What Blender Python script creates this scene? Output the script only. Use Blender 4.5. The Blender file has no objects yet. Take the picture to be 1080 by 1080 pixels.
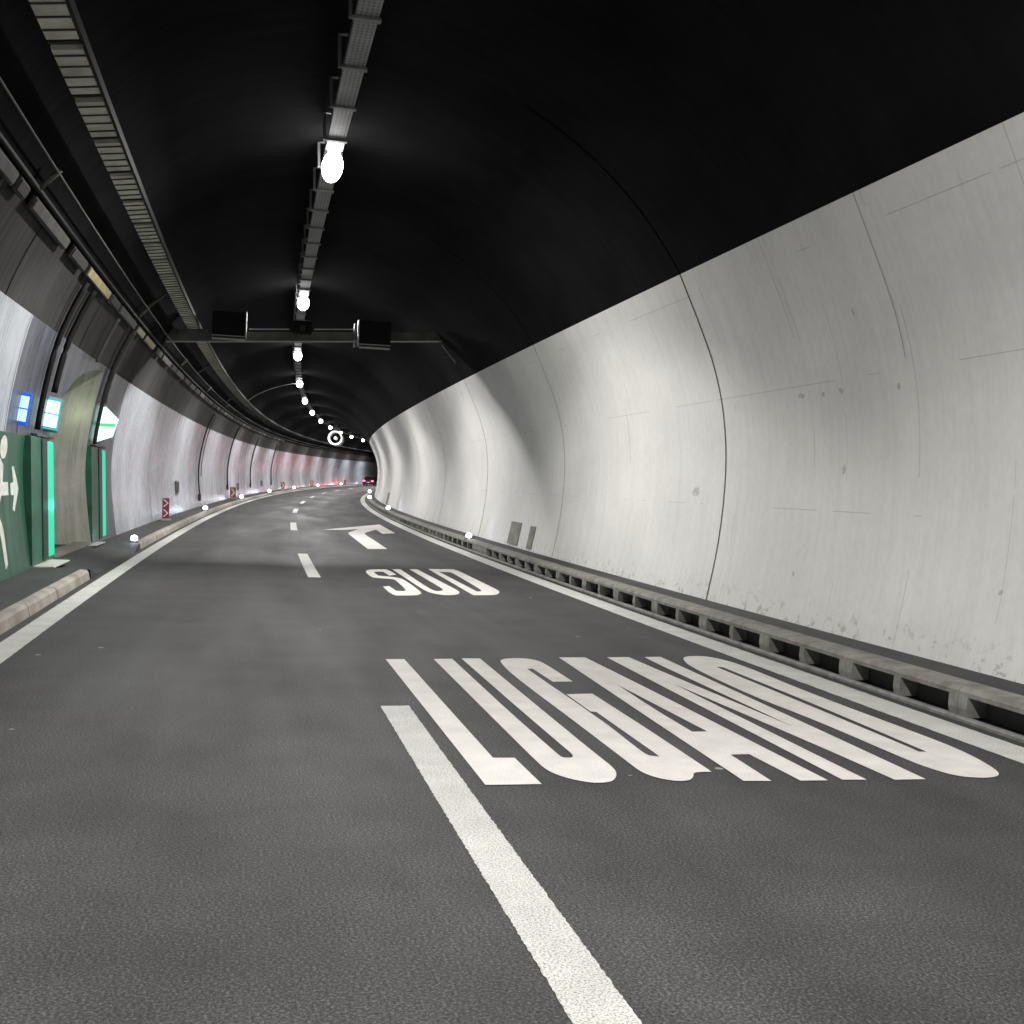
import bpy, bmesh, math, random
from mathutils import Vector, Matrix
from mathutils.geometry import tessellate_polygon
random.seed(7)
S = bpy.context.scene
C = bpy.data.collections.new('tunnel'); S.collection.children.link(C)

# ------------------------------------------------------------------ road path (clothoid curve to the right, banked)
K0, K1, K2 = 0.00090433, 6.526184e-06, -9.874e-09
G1, G2, CS = 9.66112e-05, -4.825894e-07, 0.0389088
DS, SMIN, SMAX = 0.5, -20.0, 300.0
NS = int((SMAX - SMIN) / DS) + 1
SS = [SMIN + i * DS for i in range(NS)]
TH = [K0*s + K1*s*s/2 + K2*s**3/3 for s in SS]
PX, PY = [0.0], [0.0]
for i in range(1, NS):
    PX.append(PX[-1] + (math.sin(TH[i]) + math.sin(TH[i-1])) / 2 * DS)
    PY.append(PY[-1] + (math.cos(TH[i]) + math.cos(TH[i-1])) / 2 * DS)
i0 = int(-SMIN / DS); ox, oy = PX[i0], PY[i0]
PX = [x - ox for x in PX]; PY = [y - oy for y in PY]
def centre(s):
    f = (s - SMIN) / DS; i = max(0, min(NS - 2, int(f))); t = f - i
    return (PX[i]*(1-t) + PX[i+1]*t, PY[i]*(1-t) + PY[i+1]*t,
            G1*s*s/2 + G2*s**3/3, K0*s + K1*s*s/2 + K2*s**3/3)
def W(s, u, h):                      # along the road, metres right of the lane line, metres above the road
    x, y, z, t = centre(s)
    return Vector((x + u*math.cos(t), y - u*math.sin(t), z - CS*u + h))

# ------------------------------------------------------------------ camera, world, exposure
cam = bpy.data.objects.new('camera', bpy.data.cameras.new('camera')); S.collection.objects.link(cam)
cam.data.sensor_width = 36; cam.data.sensor_fit = 'HORIZONTAL'
cam.data.lens = 1205.95 / 1080 * 36
cam.data.clip_start = 0.05; cam.data.clip_end = 2000
cam.location = (-1.1425, 0, 1.70425 + CS*1.1425)
cam.rotation_euler = (math.pi/2 - 0.028627, 0.00016, -0.237027)
S.camera = cam
w = bpy.data.worlds.new('World'); S.world = w; w.use_nodes = True
bg = w.node_tree.nodes['Background']; bg.inputs[0].default_value = (0.55, 0.6, 0.7, 1); bg.inputs[1].default_value = 0.0
S.view_settings.view_transform = 'Standard'; S.view_settings.look = 'None'
S.view_settings.exposure = 0.0; S.view_settings.gamma = 1
S.cycles.max_bounces = 6; S.cycles.diffuse_bounces = 4; S.cycles.glossy_bounces = 3
S.cycles.sample_clamp_indirect = 3.0
LAMP_W = 470; LAMP_A = 305

# ------------------------------------------------------------------ materials
def newmat(name):
    m = bpy.data.materials.new(name); m.use_nodes = True
    return m, m.node_tree, m.node_tree.nodes, m.node_tree.links, m.node_tree.nodes['Principled BSDF']
def nd(nt, typ, **kw):
    n = nt.nodes.new(typ)
    for k, v in kw.items():
        if k in n.inputs: n.inputs[k].default_value = v
        else: setattr(n, k, v)
    return n
def uvscale(nt, sx, sy, off=(0, 0)):
    uv = nt.nodes.new('ShaderNodeUVMap'); mp = nt.nodes.new('ShaderNodeMapping')
    mp.inputs['Scale'].default_value = (sx, sy, 1); mp.inputs['Location'].default_value = (off[0], off[1], 0)
    nt.links.new(uv.outputs[0], mp.inputs[0]); return mp.outputs[0]
def noise(nt, vec, scale=1.0, detail=4.0, rough=0.55, dist=0.0):
    n = nt.nodes.new('ShaderNodeTexNoise'); n.inputs['Scale'].default_value = scale
    n.inputs['Detail'].default_value = detail; n.inputs['Roughness'].default_value = rough
    n.inputs['Distortion'].default_value = dist
    if vec is not None: nt.links.new(vec, n.inputs['Vector'])
    return n.outputs['Fac']
def ramp(nt, fac, stops):
    r = nt.nodes.new('ShaderNodeValToRGB'); nt.links.new(fac, r.inputs[0])
    e = r.color_ramp.elements
    while len(e) < len(stops): e.new(0.5)
    for i, (p, c) in enumerate(stops):
        e[i].position = p; e[i].color = (*c, 1) if len(c) == 3 else c
    return r.outputs[0]
def g(v): return (v, v, v)
def mixc(nt, fac, a, b, mode='MIX'):
    m = nt.nodes.new('ShaderNodeMix'); m.data_type = 'RGBA'; m.blend_type = mode
    for sock, x in ((m.inputs[0], fac), (m.inputs[6], a), (m.inputs[7], b)):
        if isinstance(x, (int, float)): sock.default_value = x
        elif isinstance(x, tuple): sock.default_value = (*x, 1)
        else: nt.links.new(x, sock)
    return m.outputs[2]
def mth(nt, op, a, b=None, c=None):
    m = nt.nodes.new('ShaderNodeMath'); m.operation = op
    for i, x in enumerate((a, b, c)):
        if x is None: continue
        if isinstance(x, (int, float)): m.inputs[i].default_value = x
        else: nt.links.new(x, m.inputs[i])
    return m.outputs[0]
def bump(nt, h, strength, dist, prev=None):
    b = nt.nodes.new('ShaderNodeBump'); b.inputs['Strength'].default_value = strength; b.inputs['Distance'].default_value = dist
    nt.links.new(h, b.inputs['Height'])
    if prev is not None: nt.links.new(prev, b.inputs['Normal'])
    return b.outputs[0]
def simple(name, col, rough=0.6, metal=0.0, var=0.15, scale=8.0, spec=0.5, bmp=0.0):
    m, nt, N, Lk, p = newmat(name)
    tc = nt.nodes.new('ShaderNodeTexCoord')
    f = noise(nt, tc.outputs['Object'], scale, 5)
    a = tuple(max(0, c*(1-var*1.6)) for c in col); b = tuple(min(1, c*(1+var)) for c in col)
    Lk.new(ramp(nt, f, [(0.3, a), (0.7, b)]), p.inputs['Base Color'])
    p.inputs['Roughness'].default_value = rough; p.inputs['Metallic'].default_value = metal
    p.inputs['Specular IOR Level'].default_value = spec
    if bmp: Lk.new(bump(nt, noise(nt, tc.outputs['Object'], scale*6, 4), bmp, 0.01), p.inputs['Normal'])
    return m
def emis(name, col, strength):
    m, nt, N, Lk, p = newmat(name)
    p.inputs['Base Color'].default_value = (*[c*0.5 for c in col], 1)
    p.inputs['Emission Color'].default_value = (*col, 1); p.inputs['Emission Strength'].default_value = strength
    return m

def uvsep(nt):
    uv = nt.nodes.new('ShaderNodeUVMap'); sp = nt.nodes.new('ShaderNodeSeparateXYZ')
    nt.links.new(uv.outputs[0], sp.inputs[0]); return sp.outputs[0], sp.outputs[1]

# asphalt
def mk_asphalt(name, lo, hi, speck=True):
    m, nt, N, Lk, p = newmat(name)
    v1 = uvscale(nt, 1, 1)
    fine = noise(nt, v1, 75, 4, 0.8)
    mid = noise(nt, v1, 1.3, 4, 0.6)
    lane = noise(nt, uvscale(nt, 0.035, 0.9), 1.0, 3)
    base = ramp(nt, fine, [(0.36, g(lo*0.3)), (0.46, g(lo)), (0.54, g(hi)), (0.68, (hi*2.9, hi*2.75, hi*2.6))])
    base = mixc(nt, 1.0, base, ramp(nt, mid, [(0.3, g(0.72)), (0.7, g(1.14))]), 'MULTIPLY')
    base = mixc(nt, 1.0, base, ramp(nt, lane, [(0.32, (0.80, 0.785, 0.775)), (0.68, (1.14, 1.12, 1.12))]), 'MULTIPLY')
    if speck:
        vo = nt.nodes.new('ShaderNodeTexVoronoi'); vo.inputs['Scale'].default_value = 2.1; vo.inputs['Randomness'].default_value = 1
        Lk.new(uvscale(nt, 1, 1), vo.inputs['Vector'])
        wn = nt.nodes.new('ShaderNodeSeparateColor'); Lk.new(vo.outputs['Color'], wn.inputs[0])
        sel = mth(nt, 'GREATER_THAN', wn.outputs[0], 0.55)
        sz = mth(nt, 'MULTIPLY', mth(nt, 'MULTIPLY', wn.outputs[1], wn.outputs[1]), 0.055)
        d = mth(nt, 'LESS_THAN', mth(nt, 'ADD', vo.outputs['Distance'], mth(nt, 'MULTIPLY', noise(nt, v1, 90, 2), 0.02)), mth(nt, 'ADD', sz, 0.024))
        base = mixc(nt, mth(nt, 'MULTIPLY', mth(nt, 'MULTIPLY', sel, d), 0.8), base, (0.34, 0.33, 0.29))
    Lk.new(base, p.inputs['Base Color'])
    p.inputs['Roughness'].default_value = 0.62; p.inputs['Specular IOR Level'].default_value = 0.28
    Lk.new(ramp(nt, noise(nt, uvscale(nt, 0.12, 0.8, (3, 7)), 1.0, 3), [(0.3, g(0.58)), (0.7, g(0.8))]), p.inputs['Roughness'])
    Lk.new(bump(nt, fine, 0.9, 0.006), p.inputs['Normal'])
    return m
M = {}
M['asphalt'] = mk_asphalt('asphalt', 0.031, 0.059)
M['walk'] = mk_asphalt('footway_asphalt', 0.034, 0.062, False)

def mk_paint(name, col, wear):
    m, nt, N, Lk, p = newmat(name)
    v = uvscale(nt, 1, 1)
    f = noise(nt, v, 95, 4, 0.8); f2 = noise(nt, v, 3.5, 4)
    c = ramp(nt, f2, [(0.3, tuple(x*0.8 for x in col)), (0.7, col)])
    c = mixc(nt, 1.0, c, ramp(nt, f, [(0.40, g(1 - wear)), (0.52, g(1.0))]), 'MULTIPLY')
    Lk.new(c, p.inputs['Base Color']); p.inputs['Roughness'].default_value = 0.6
    Lk.new(bump(nt, f, 0.6, 0.004), p.inputs['Normal'])
    return m
M['line_paint'] = mk_paint('rough_line_paint', (0.58, 0.575, 0.545), 0.7)
M['edge_paint'] = mk_paint('edge_line_paint', (0.66, 0.66, 0.62), 0.55)
M['letter_paint'] = mk_paint('smooth_letter_paint', (0.70, 0.68, 0.635), 0.22)

# painted wall: uv.x = metres along the tunnel, uv.y = metres up the profile
def mk_wall(name, lo, hi, rough, streak, bstr, stains=(), horiz=(), tint=(1, 1, 1), forms=True, dirt=True, spec=0.5):
    m, nt, N, Lk, p = newmat(name)
    U, V = uvsep(nt)
    big = noise(nt, uvscale(nt, 0.35, 0.5), 1.0, 5, 0.6)
    st = noise(nt, uvscale(nt, 7.0, 0.35), 1.0, 5, 0.7)
    fine = noise(nt, uvscale(nt, 14, 9), 1.0, 4, 0.6)
    col = ramp(nt, big, [(0.3, tuple(lo*t for t in tint)), (0.7, tuple(hi*t for t in tint))])
    col = mixc(nt, 1.0, col, ramp(nt, st, [(0.3, g(1-streak)), (0.55, g(1.0)), (0.75, g(1+streak*0.3))]), 'MULTIPLY')
    col = mixc(nt, 1.0, col, ramp(nt, fine, [(0.3, g(0.95)), (0.7, g(1.03))]), 'MULTIPLY')
    if forms:   # faint formwork joints: thin broken lines
        for per, off, ax, wd in ((2.15, 0.62, U, 0.012), (2.86, 0.4, U, 0.008), (1.46, 0.13, V, 0.009)):
            fr = mth(nt, 'FRACT', mth(nt, 'DIVIDE', mth(nt, 'ADD', ax, off + 400), per))
            ln = mth(nt, 'LESS_THAN', fr, wd / per)
            br = mth(nt, 'GREATER_THAN', noise(nt, uvscale(nt, 0.8, 1.1, (per*3, per)), 1.0, 2), 0.53)
            col = mixc(nt, mth(nt, 'MULTIPLY', mth(nt, 'MULTIPLY', ln, br), 0.5), col, tuple(0.35*hi*t for t in tint))
    for (su, sv, r1, r2) in stains:
        du = mth(nt, 'DIVIDE', mth(nt, 'SUBTRACT', U, su), r1); dv = mth(nt, 'DIVIDE', mth(nt, 'SUBTRACT', V, sv), r2)
        d = mth(nt, 'ADD', mth(nt, 'MULTIPLY', du, du), mth(nt, 'MULTIPLY', dv, dv))
        d = mth(nt, 'ADD', d, mth(nt, 'MULTIPLY', noise(nt, uvscale(nt, 22, 22), 1.0, 3), 2.2))
        col = mixc(nt, mth(nt, 'MULTIPLY', mth(nt, 'LESS_THAN', d, 1.45), 0.45), col, (0.17, 0.165, 0.15))
    if dirt:    # splash dirt near the foot of the wall
        dn = noise(nt, uvscale(nt, 7, 6, (2, 5)), 1.0, 6, 0.75)
        k = mth(nt, 'MULTIPLY', mth(nt, 'SUBTRACT', 1.0, mth(nt, 'DIVIDE', V, 0.42)), 1.0)
        k = mth(nt, 'MULTIPLY', mth(nt, 'MAXIMUM', k, 0.0), mth(nt, 'GREATER_THAN', dn, 0.57))
        col = mixc(nt, mth(nt, 'MINIMUM', mth(nt, 'MULTIPLY', k, 0.6), 0.5), col, (0.2, 0.19, 0.16))
    Lk.new(col, p.inputs['Base Color'])
    Lk.new(ramp(nt, st, [(0.3, g(rough+0.1)), (0.7, g(rough-0.06))]), p.inputs['Roughness'])
    p.inputs['Specular IOR Level'].default_value = spec
    n = bump(nt, noise(nt, uvscale(nt, 1.3, 0.5), 1.0, 3), bstr, 0.05)
    n = bump(nt, st, bstr*0.5, 0.012, n)
    Lk.new(bump(nt, fine, 0.12, 0.01, n), p.inputs['Normal'])
    return m
M['wall_right'] = mk_wall('right_wall_paint', 0.62, 0.75, 0.55, 0.07, 0.12,
    stains=[(12.42, 2.72, .12, .05), (11.9, 2.7, .07, .05), (11.5, 2.71, .08, .05), (10.35, 2.67, .05, .05), (11.5, 1.85, .06, .09),
            (12.4, .6, .05, .05), (8.6, .75, .05, .04), (10.9, 3.5, .03, .06), (7.9, 3.3, .05, .03), (15.8, 1.55, .22, .1)],
    tint=(1.0, 0.985, 0.95))
M['wall_left'] = mk_wall('left_wall_paint', 0.36, 0.66, 0.24, 0.34, 0.4, tint=(0.885, 0.965, 1.06), spec=0.6)
M['wall_portal'] = mk_wall('portal_wall_concrete', 0.035, 0.16, 0.36, 0.5, 0.45, tint=(0.85, 0.95, 1.2))
M['wall_green'] = mk_wall('portal_green_paint', 0.075, 0.125, 0.42, 0.2, 0.25, tint=(0.25, 1.0, 0.6), forms=False)
M['recess'] = mk_wall('recess_concrete', 0.26, 0.55, 0.85, 0.35, 1.0, tint=(1.0, 1.0, 0.88), forms=False)
M['haunch'] = mk_wall('haunch_concrete', 0.009, 0.045, 0.9, 0.55, 0.3, tint=(1.05, 1.0, 0.92), dirt=False)
M['vault'] = mk_wall('dark_vault_paint', 0.003, 0.011, 0.95, 0.15, 0.3, tint=(1.0, 0.98, 1.08), dirt=False, spec=0.05)
M['joint'] = simple('joint_sealant', (0.05, 0.05, 0.045), 0.8)
M['joint_soft'] = simple('soft_joint', (0.38, 0.37, 0.34), 0.8)
M['seam_black'] = simple('vault_seam', (0.0025, 0.0025, 0.0025), 1.0, spec=0.0)
M['black'] = simple('black_paint', (0.008, 0.008, 0.009), 0.7, spec=0.2)
M['galv'] = simple('galvanised_steel', (0.22, 0.22, 0.215), 0.6, 0.1)
M['alu'] = simple('bare_aluminium', (0.42, 0.42, 0.42), 0.5, 0.3)
M['darksteel'] = simple('dark_dusty_steel', (0.035, 0.033, 0.03), 0.7)
M['duststeel'] = simple('dusty_beige_steel', (0.62, 0.60, 0.50), 0.75, 0.0, 0.2, 3)
M['greysteel'] = simple('dusty_grey_steel', (0.10, 0.098, 0.088), 0.7, 0.0, 0.25, 3)
M['yellowed'] = simple('yellowed_diffuser', (0.40, 0.34, 0.15), 0.5, 0.0, 0.2, 3)
M['yellowgreen'] = simple('greenish_diffuser', (0.34, 0.34, 0.17), 0.5, 0.0, 0.2, 3)
M['kerb_light'] = simple('beige_kerb_stone', (0.33, 0.305, 0.265), 0.8, 0, 0.22, 2.2, bmp=0.3)
M['kerb_grey'] = simple('grey_kerb_concrete', (0.19, 0.184, 0.16), 0.75, 0, 0.25, 6, bmp=0.3)
M['kerb_pale'] = simple('pale_kerb_concrete', (0.20, 0.197, 0.18), 0.75, 0, 0.25, 6, bmp=0.3)
M['housing'] = simple('grey_lamp_housing', (0.35, 0.35, 0.35), 0.5, 0.2)
M['lens'] = emis('lit_lamp_lens', (1.0, 0.98, 0.97), 26)
M['led'] = emis('lit_guide_light', (0.78, 0.83, 1.0), 14)
M['green'] = simple('green_sheet', (0.012, 0.11, 0.06), 0.45, 0, 0.3, 2)
M['darkgreen'] = simple('dark_green_sheet', (0.008, 0.035, 0.022), 0.5)
M['strip'] = emis('lit_emerald_strip', (0.01, 0.72, 0.43), 0.62)
M['pict_white'] = simple('white_pictogram_paint', (0.62, 0.66, 0.6), 0.6)
M['signface'] = emis('lit_sign_white', (0.62, 1.0, 0.93), 1.6)
M['signteal'] = emis('lit_sign_teal', (0.02, 0.45, 0.5), 0.8)
M['reflblue'] = emis('reflection_blue_glow', (0.02, 0.12, 0.75), 0.7)  # this and the next: glow colours of the box imitating a wall reflection
M['reflblueface'] = emis('reflection_blue_white_glow', (0.45, 0.72, 1.0), 1.3)
M['signgreen'] = emis('lit_sign_green', (0.1, 0.75, 0.3), 0.9)
M['signyellow'] = emis('lit_sign_yellow', (0.9, 0.75, 0.2), 1.0)
M['red'] = simple('red_reflective', (0.20, 0.03, 0.05), 0.5)
M['orange'] = simple('orange_reflective', (0.42, 0.12, 0.05), 0.5)
M['white'] = simple('white_reflective', (0.8, 0.8, 0.8), 0.5)
M['car'] = simple('dark_car_paint', (0.03, 0.01, 0.02), 0.25)
M['glass'] = simple('dark_car_glass', (0.02, 0.02, 0.025), 0.1)
M['rubber'] = simple('tyre_rubber', (0.02, 0.02, 0.02), 0.8)
M['tail'] = emis('lit_tail_lamp', (1.0, 0.03, 0.06), 30)
M['threshold'] = simple('pale_threshold', (0.5, 0.52, 0.45), 0.7)
M['cabinet'] = simple('olive_grey_cabinet', (0.20, 0.20, 0.16), 0.6, 0, 0.3, 4)

# tray steel: perforated, so dark slots in two rows
m, nt, N, Lk, p = newmat('perforated_tray_steel')
U, V = uvsep(nt)
fu = mth(nt, 'FRACT', mth(nt, 'DIVIDE', mth(nt, 'ADD', U, 100), 0.09)); fv = mth(nt, 'FRACT', mth(nt, 'DIVIDE', mth(nt, 'ADD', V, 10), 0.055))
hole = mth(nt, 'MULTIPLY', mth(nt, 'LESS_THAN', fu, 0.55), mth(nt, 'LESS_THAN', fv, 0.35))
Lk.new(mixc(nt, mth(nt, 'MULTIPLY', hole, 0.75), ramp(nt, noise(nt, uvscale(nt, 1, 1), 2, 4), [(0.3, g(0.2)), (0.7, g(0.3))]), g(0.03)), p.inputs['Base Color'])
p.inputs['Roughness'].default_value = 0.55; M['tray'] = m

# ------------------------------------------------------------------ mesh helpers
def link(name, bm_or_me, mats, parent=None):
    if isinstance(bm_or_me, bmesh.types.BMesh):
        me = bpy.data.meshes.new(name); bmesh.ops.recalc_face_normals(bm_or_me, faces=bm_or_me.faces[:]) if getattr(bm_or_me, '_rc', True) else None
        bm_or_me.to_mesh(me); bm_or_me.free()
    else: me = bm_or_me
    o = bpy.data.objects.new(name, me); C.objects.link(o)
    for mt in (mats if isinstance(mats, (list, tuple)) else [mats]): me.materials.append(M[mt])
    if parent is not None: o.parent = parent
    return o
def tag(o, label=None, cat=None, group=None, kind=None):
    if label: o['label'] = label
    if cat: o['category'] = cat
    if group: o['group'] = group
    if kind: o['kind'] = kind
    return o
def frame(o, s, u, h):               # local x right, y along the tunnel, z up
    o.location = W(s, u, h); o.rotation_euler = (0, CS, -centre(s)[3]); return o
def empty(name, s, u, h, label, cat, group=None):
    o = bpy.data.objects.new(name, None); C.objects.link(o); o.empty_display_size = 0.2
    frame(o, s, u, h); return tag(o, label, cat, group)
def anchor(name, s, u, h, label, cat, group=None):   # unrotated empty whose children use world-shaped meshes
    o = bpy.data.objects.new(name, None); C.objects.link(o); o.empty_display_size = 0.2
    o.location = W(s, u, h); return tag(o, label, cat, group)
def srange(s0, s1, ds):
    n = max(1, int(math.ceil((s1 - s0) / ds - 1e-6))); return [s0 + (s1 - s0)*i/n for i in range(n+1)]
def sweep(name, prof, s0, s1, ds, mats, parent=None, closed=False, smooth=False, matfn=None, org=None, jitter=0.0):
    """profile [(u,h)..] carried along the tunnel from s0 to s1; uv in metres"""
    org = org if org is not None else (parent.location.copy() if parent is not None else Vector((0, 0, 0)))
    st = srange(s0, s1, ds)
    n = len(prof); vs = []; fs = []; uvs = []; acc = [0]
    for i in range(1, n + (1 if closed else 0)):
        a, b = prof[i-1], prof[i % n]; acc.append(acc[-1] + math.hypot(b[0]-a[0], b[1]-a[1]))
    for s in st:
        for k, (u, h) in enumerate(prof):
            j = random.uniform(-jitter, jitter) if jitter else 0
            vs.append(W(s, u + j, h) - org)
    mi = []
    m_ = n if closed else n - 1
    for i in range(len(st)-1):
        for k in range(m_):
            k2 = (k+1) % n
            a, b, c, d = i*n+k, i*n+k2, (i+1)*n+k2, (i+1)*n+k
            fs.append((a, d, c, b)); uvs += [(st[i], acc[k]), (st[i+1], acc[k]), (st[i+1], acc[k+1]), (st[i], acc[k+1])]
            if matfn: mi.append(matfn((st[i]+st[i+1])/2, (prof[k][0]+prof[k2][0])/2, (prof[k][1]+prof[k2][1])/2))
    if closed:
        fs.append(tuple(range(n))); fs.append(tuple((len(st)-1)*n + k for k in reversed(range(n))))
        for cap, s in ((0, st[0]), (1, st[-1])):
            uvs += [(s, acc[k]) for k in (range(n) if cap == 0 else reversed(range(n)))]
        mi += [0, 0] if matfn else []
    me = bpy.data.meshes.new(name); me.from_pydata([tuple(v) for v in vs], [], fs)
    ul = me.uv_layers.new(name='UVMap')
    ul.data.foreach_set('uv', [x for t in uvs for x in t])
    if matfn: me.polygons.foreach_set('material_index', mi)
    if smooth: me.polygons.foreach_set('use_smooth', [True]*len(me.polygons))
    me.update()
    return link(name, me, mats, parent)
def rect(u0, u1, h0, h1): return [(u0, h0), (u1, h0), (u1, h1), (u0, h1)]
def rrect(u0, u1, h0, h1, b): return [(u0+b, h0), (u1-b, h0), (u1, h0+b), (u1, h1-b), (u1-b, h1), (u0+b, h1), (u0, h1-b), (u0, h0+b)]
def join(name, parts, parent=None):  # several freshly swept objects of one part merged into one mesh
    me = bpy.data.meshes.new(name); vs = []; fs = []; uv = []; mats = []; mi = []; sm = []
    for o in parts:
        b = len(vs); vs += [tuple(v.co) for v in o.data.vertices]
        for pl in o.data.polygons:
            fs.append([b + i for i in pl.vertices]); mt = o.data.materials[pl.material_index] if o.data.materials else None
            if mt not in mats: mats.append(mt)
            mi.append(mats.index(mt)); sm.append(pl.use_smooth)
        L_ = o.data.uv_layers.active
        uv += [tuple(d.uv) for d in L_.data] if L_ else [(0, 0)]*len(o.data.loops)
    me.from_pydata(vs, [], fs); ul = me.uv_layers.new(name='UVMap'); ul.data.foreach_set('uv', [x for t in uv for x in t])
    for mt in mats: me.materials.append(mt)
    me.polygons.foreach_set('material_index', mi); me.polygons.foreach_set('use_smooth', sm)
    for o in parts:
        d = o.data; bpy.data.objects.remove(o); bpy.data.meshes.remove(d)
    o = bpy.data.objects.new(name, me); C.objects.link(o)
    if parent is not None: o.parent = parent
    return o
def bbox(bm, c, d, bev=0.0, rot=None):
    r = bmesh.ops.create_cube(bm, size=1); vs = r['verts']
    bmesh.ops.scale(bm, vec=d, verts=vs)
    if bev:
        es = list({e for v in vs for e in v.link_edges})
        rr = bmesh.ops.bevel(bm, geom=es, offset=bev, segments=2, affect='EDGES', profile=0.5)
        vs = list({v for f in rr['faces'] for v in f.verts} | {v for v in vs if v.is_valid})
        vs = [v for v in bm.verts if v in set(vs)] if False else vs
    if rot is not None: bmesh.ops.rotate(bm, verts=vs, cent=(0, 0, 0), matrix=rot)
    bmesh.ops.translate(bm, vec=c, verts=vs); return vs
def box(name, c, d, mat, parent, bev=0.0, rot=None):
    bm = bmesh.new(); bbox(bm, c, d, bev, rot); return link(name, bm, mat, parent)
def tube(bm, pts, r, seg=8):
    rings = []
    for i, p_ in enumerate(pts):
        a = pts[max(0, i-1)]; b = pts[min(len(pts)-1, i+1)]
        t = (Vector(b) - Vector(a)).normalized(); up = Vector((0, 0, 1)) if abs(t.z) < 0.95 else Vector((0, 1, 0))
        x = t.cross(up).normalized(); y = x.cross(t)
        rings.append([bm.verts.new(Vector(p_) + (x*math.cos(q*2*math.pi/seg) + y*math.sin(q*2*math.pi/seg))*r) for q in range(seg)])
    for i in range(len(rings)-1):
        for q in range(seg): bm.faces.new((rings[i][q], rings[i][(q+1) % seg], rings[i+1][(q+1) % seg], rings[i+1][q]))
    bm.faces.new(rings[0]); bm.faces.new(rings[-1])
def tubeobj(name, pts, r, mat, parent=None, seg=8):
    org = parent.location if parent is not None else Vector((0, 0, 0))
    bm = bmesh.new(); tube(bm, [Vector(p_) - org for p_ in pts], r, seg)
    o = link(name, bm, mat, parent)
    for pl in o.data.polygons: pl.use_smooth = True
    return o
def copy_tree(root):
    r = root.copy(); C.objects.link(r)
    for ch in root.children:
        c = ch.copy(); C.objects.link(c); c.parent = r
        for gch in ch.children:
            d = gch.copy(); C.objects.link(d); d.parent = c
    return r
NTH = ['nearest', 'second', 'third', 'fourth', 'fifth', 'sixth', 'seventh', 'eighth', 'ninth', 'tenth', 'eleventh', 'twelfth', 'thirteenth']

# ------------------------------------------------------------------ profiles
def catmull(pts, n=6):
    P = [pts[0]] + pts + [pts[-1]]; o = []
    for i in range(1, len(P)-2):
        a, b, c, d = P[i-1:i+3]
        for q in range(n):
            t = q/n
            o.append(tuple(.5*((2*b[k]) + (-a[k]+c[k])*t + (2*a[k]-5*b[k]+4*c[k]-d[k])*t*t + (-a[k]+3*b[k]-3*c[k]+d[k])*t**3) for k in (0, 1)))
    o.append(pts[-1]); return o
LP = [(-4.41, .17), (-4.5, 1.2), (-4.5, 2.0), (-4.36, 2.9), (-4.08, 3.92), (-3.62, 4.85), (-2.95, 5.8), (-1.7, 6.75), (.25, 7.25)]
LC = catmull(LP, 8)
iw = 4*8                                   # white top at (-4.08, 3.92)
LEFTWALL = LC[:iw+1]
LEFTUP = LC[iw:]
RC = catmull([(5.055, .24), (5.24, 1.09), (5.34, 2.02), (5.31, 2.8), (5.17, 3.46), (4.98, 3.97), (4.66, 4.71)], 4)
RV = [(.27 + 5.06*math.sin(a), 2.2 + 5.06*math.cos(a)) for a in [1.05*i/14 for i in range(15)]]                     # crown -> right top
def left_u(h):
    for i in range(len(LC)-1):
        if LC[i][1] <= h <= LC[i+1][1]:
            t = (h-LC[i][1])/(LC[i+1][1]-LC[i][1]); return LC[i][0]*(1-t)+LC[i+1][0]*t
    return LC[0][0]
def right_u(h):
    for i in range(len(RC)-1):
        if RC[i][1] <= h <= RC[i+1][1]:
            t = (h-RC[i][1])/(RC[i+1][1]-RC[i][1]); return RC[i][0]*(1-t)+RC[i+1][0]*t
    return RC[0][0]
S0, S1 = -16.0, 265.0

# ------------------------------------------------------------------ road and its markings
road = sweep('road', [(-3.9, 0), (-1.7, 0), (0, 0), (2, 0), (4.9, 0)], S0, S1, 1.0, 'asphalt', org=Vector((0, 0, 0)))
tag(road, kind='structure', label='dark grey asphalt road curving right through the tunnel')
def strip(name, s0, s1, u0, u1, mat, ds, jit):
    prof = [(u0, .004), (u0*0.67+u1*0.33, .004), (u0*0.33+u1*0.67, .004), (u1, .004)]
    o = sweep(name, prof, s0, s1, ds, mat, road, jitter=0)
    if jit:
        for i, v in enumerate(o.data.vertices):
            if i % 4 in (0, 3): v.co.x += random.uniform(-jit, jit)
            if i < 4 or i >= len(o.data.vertices)-4: v.co.y += random.uniform(-jit, jit)*1.5
    return o
e1 = strip('edge_line', S0, 60, -3.47, -3.21, 'edge_paint', 0.10, .003); e1b = strip('edge_line', 60, S1, -3.47, -3.21, 'edge_paint', 1.0, 0)
e1 = join('edge_line', [e1, e1b], road)
e2 = strip('edge_line', S0, 60, 3.93, 4.27, 'edge_paint', 0.06, .004); e2b = strip('edge_line', 60, S1, 3.93, 4.27, 'edge_paint', 1.0, 0)
e2 = join('edge_line', [e2, e2b], road)
for k in range(0, 14):
    a = 20.37 + 18.0*(k-1)
    strip('lane_dash', a, a+6.35, -.11, .11, 'line_paint', 0.02 if k < 2 else 0.5, .0035 if k < 2 else 0)
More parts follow.
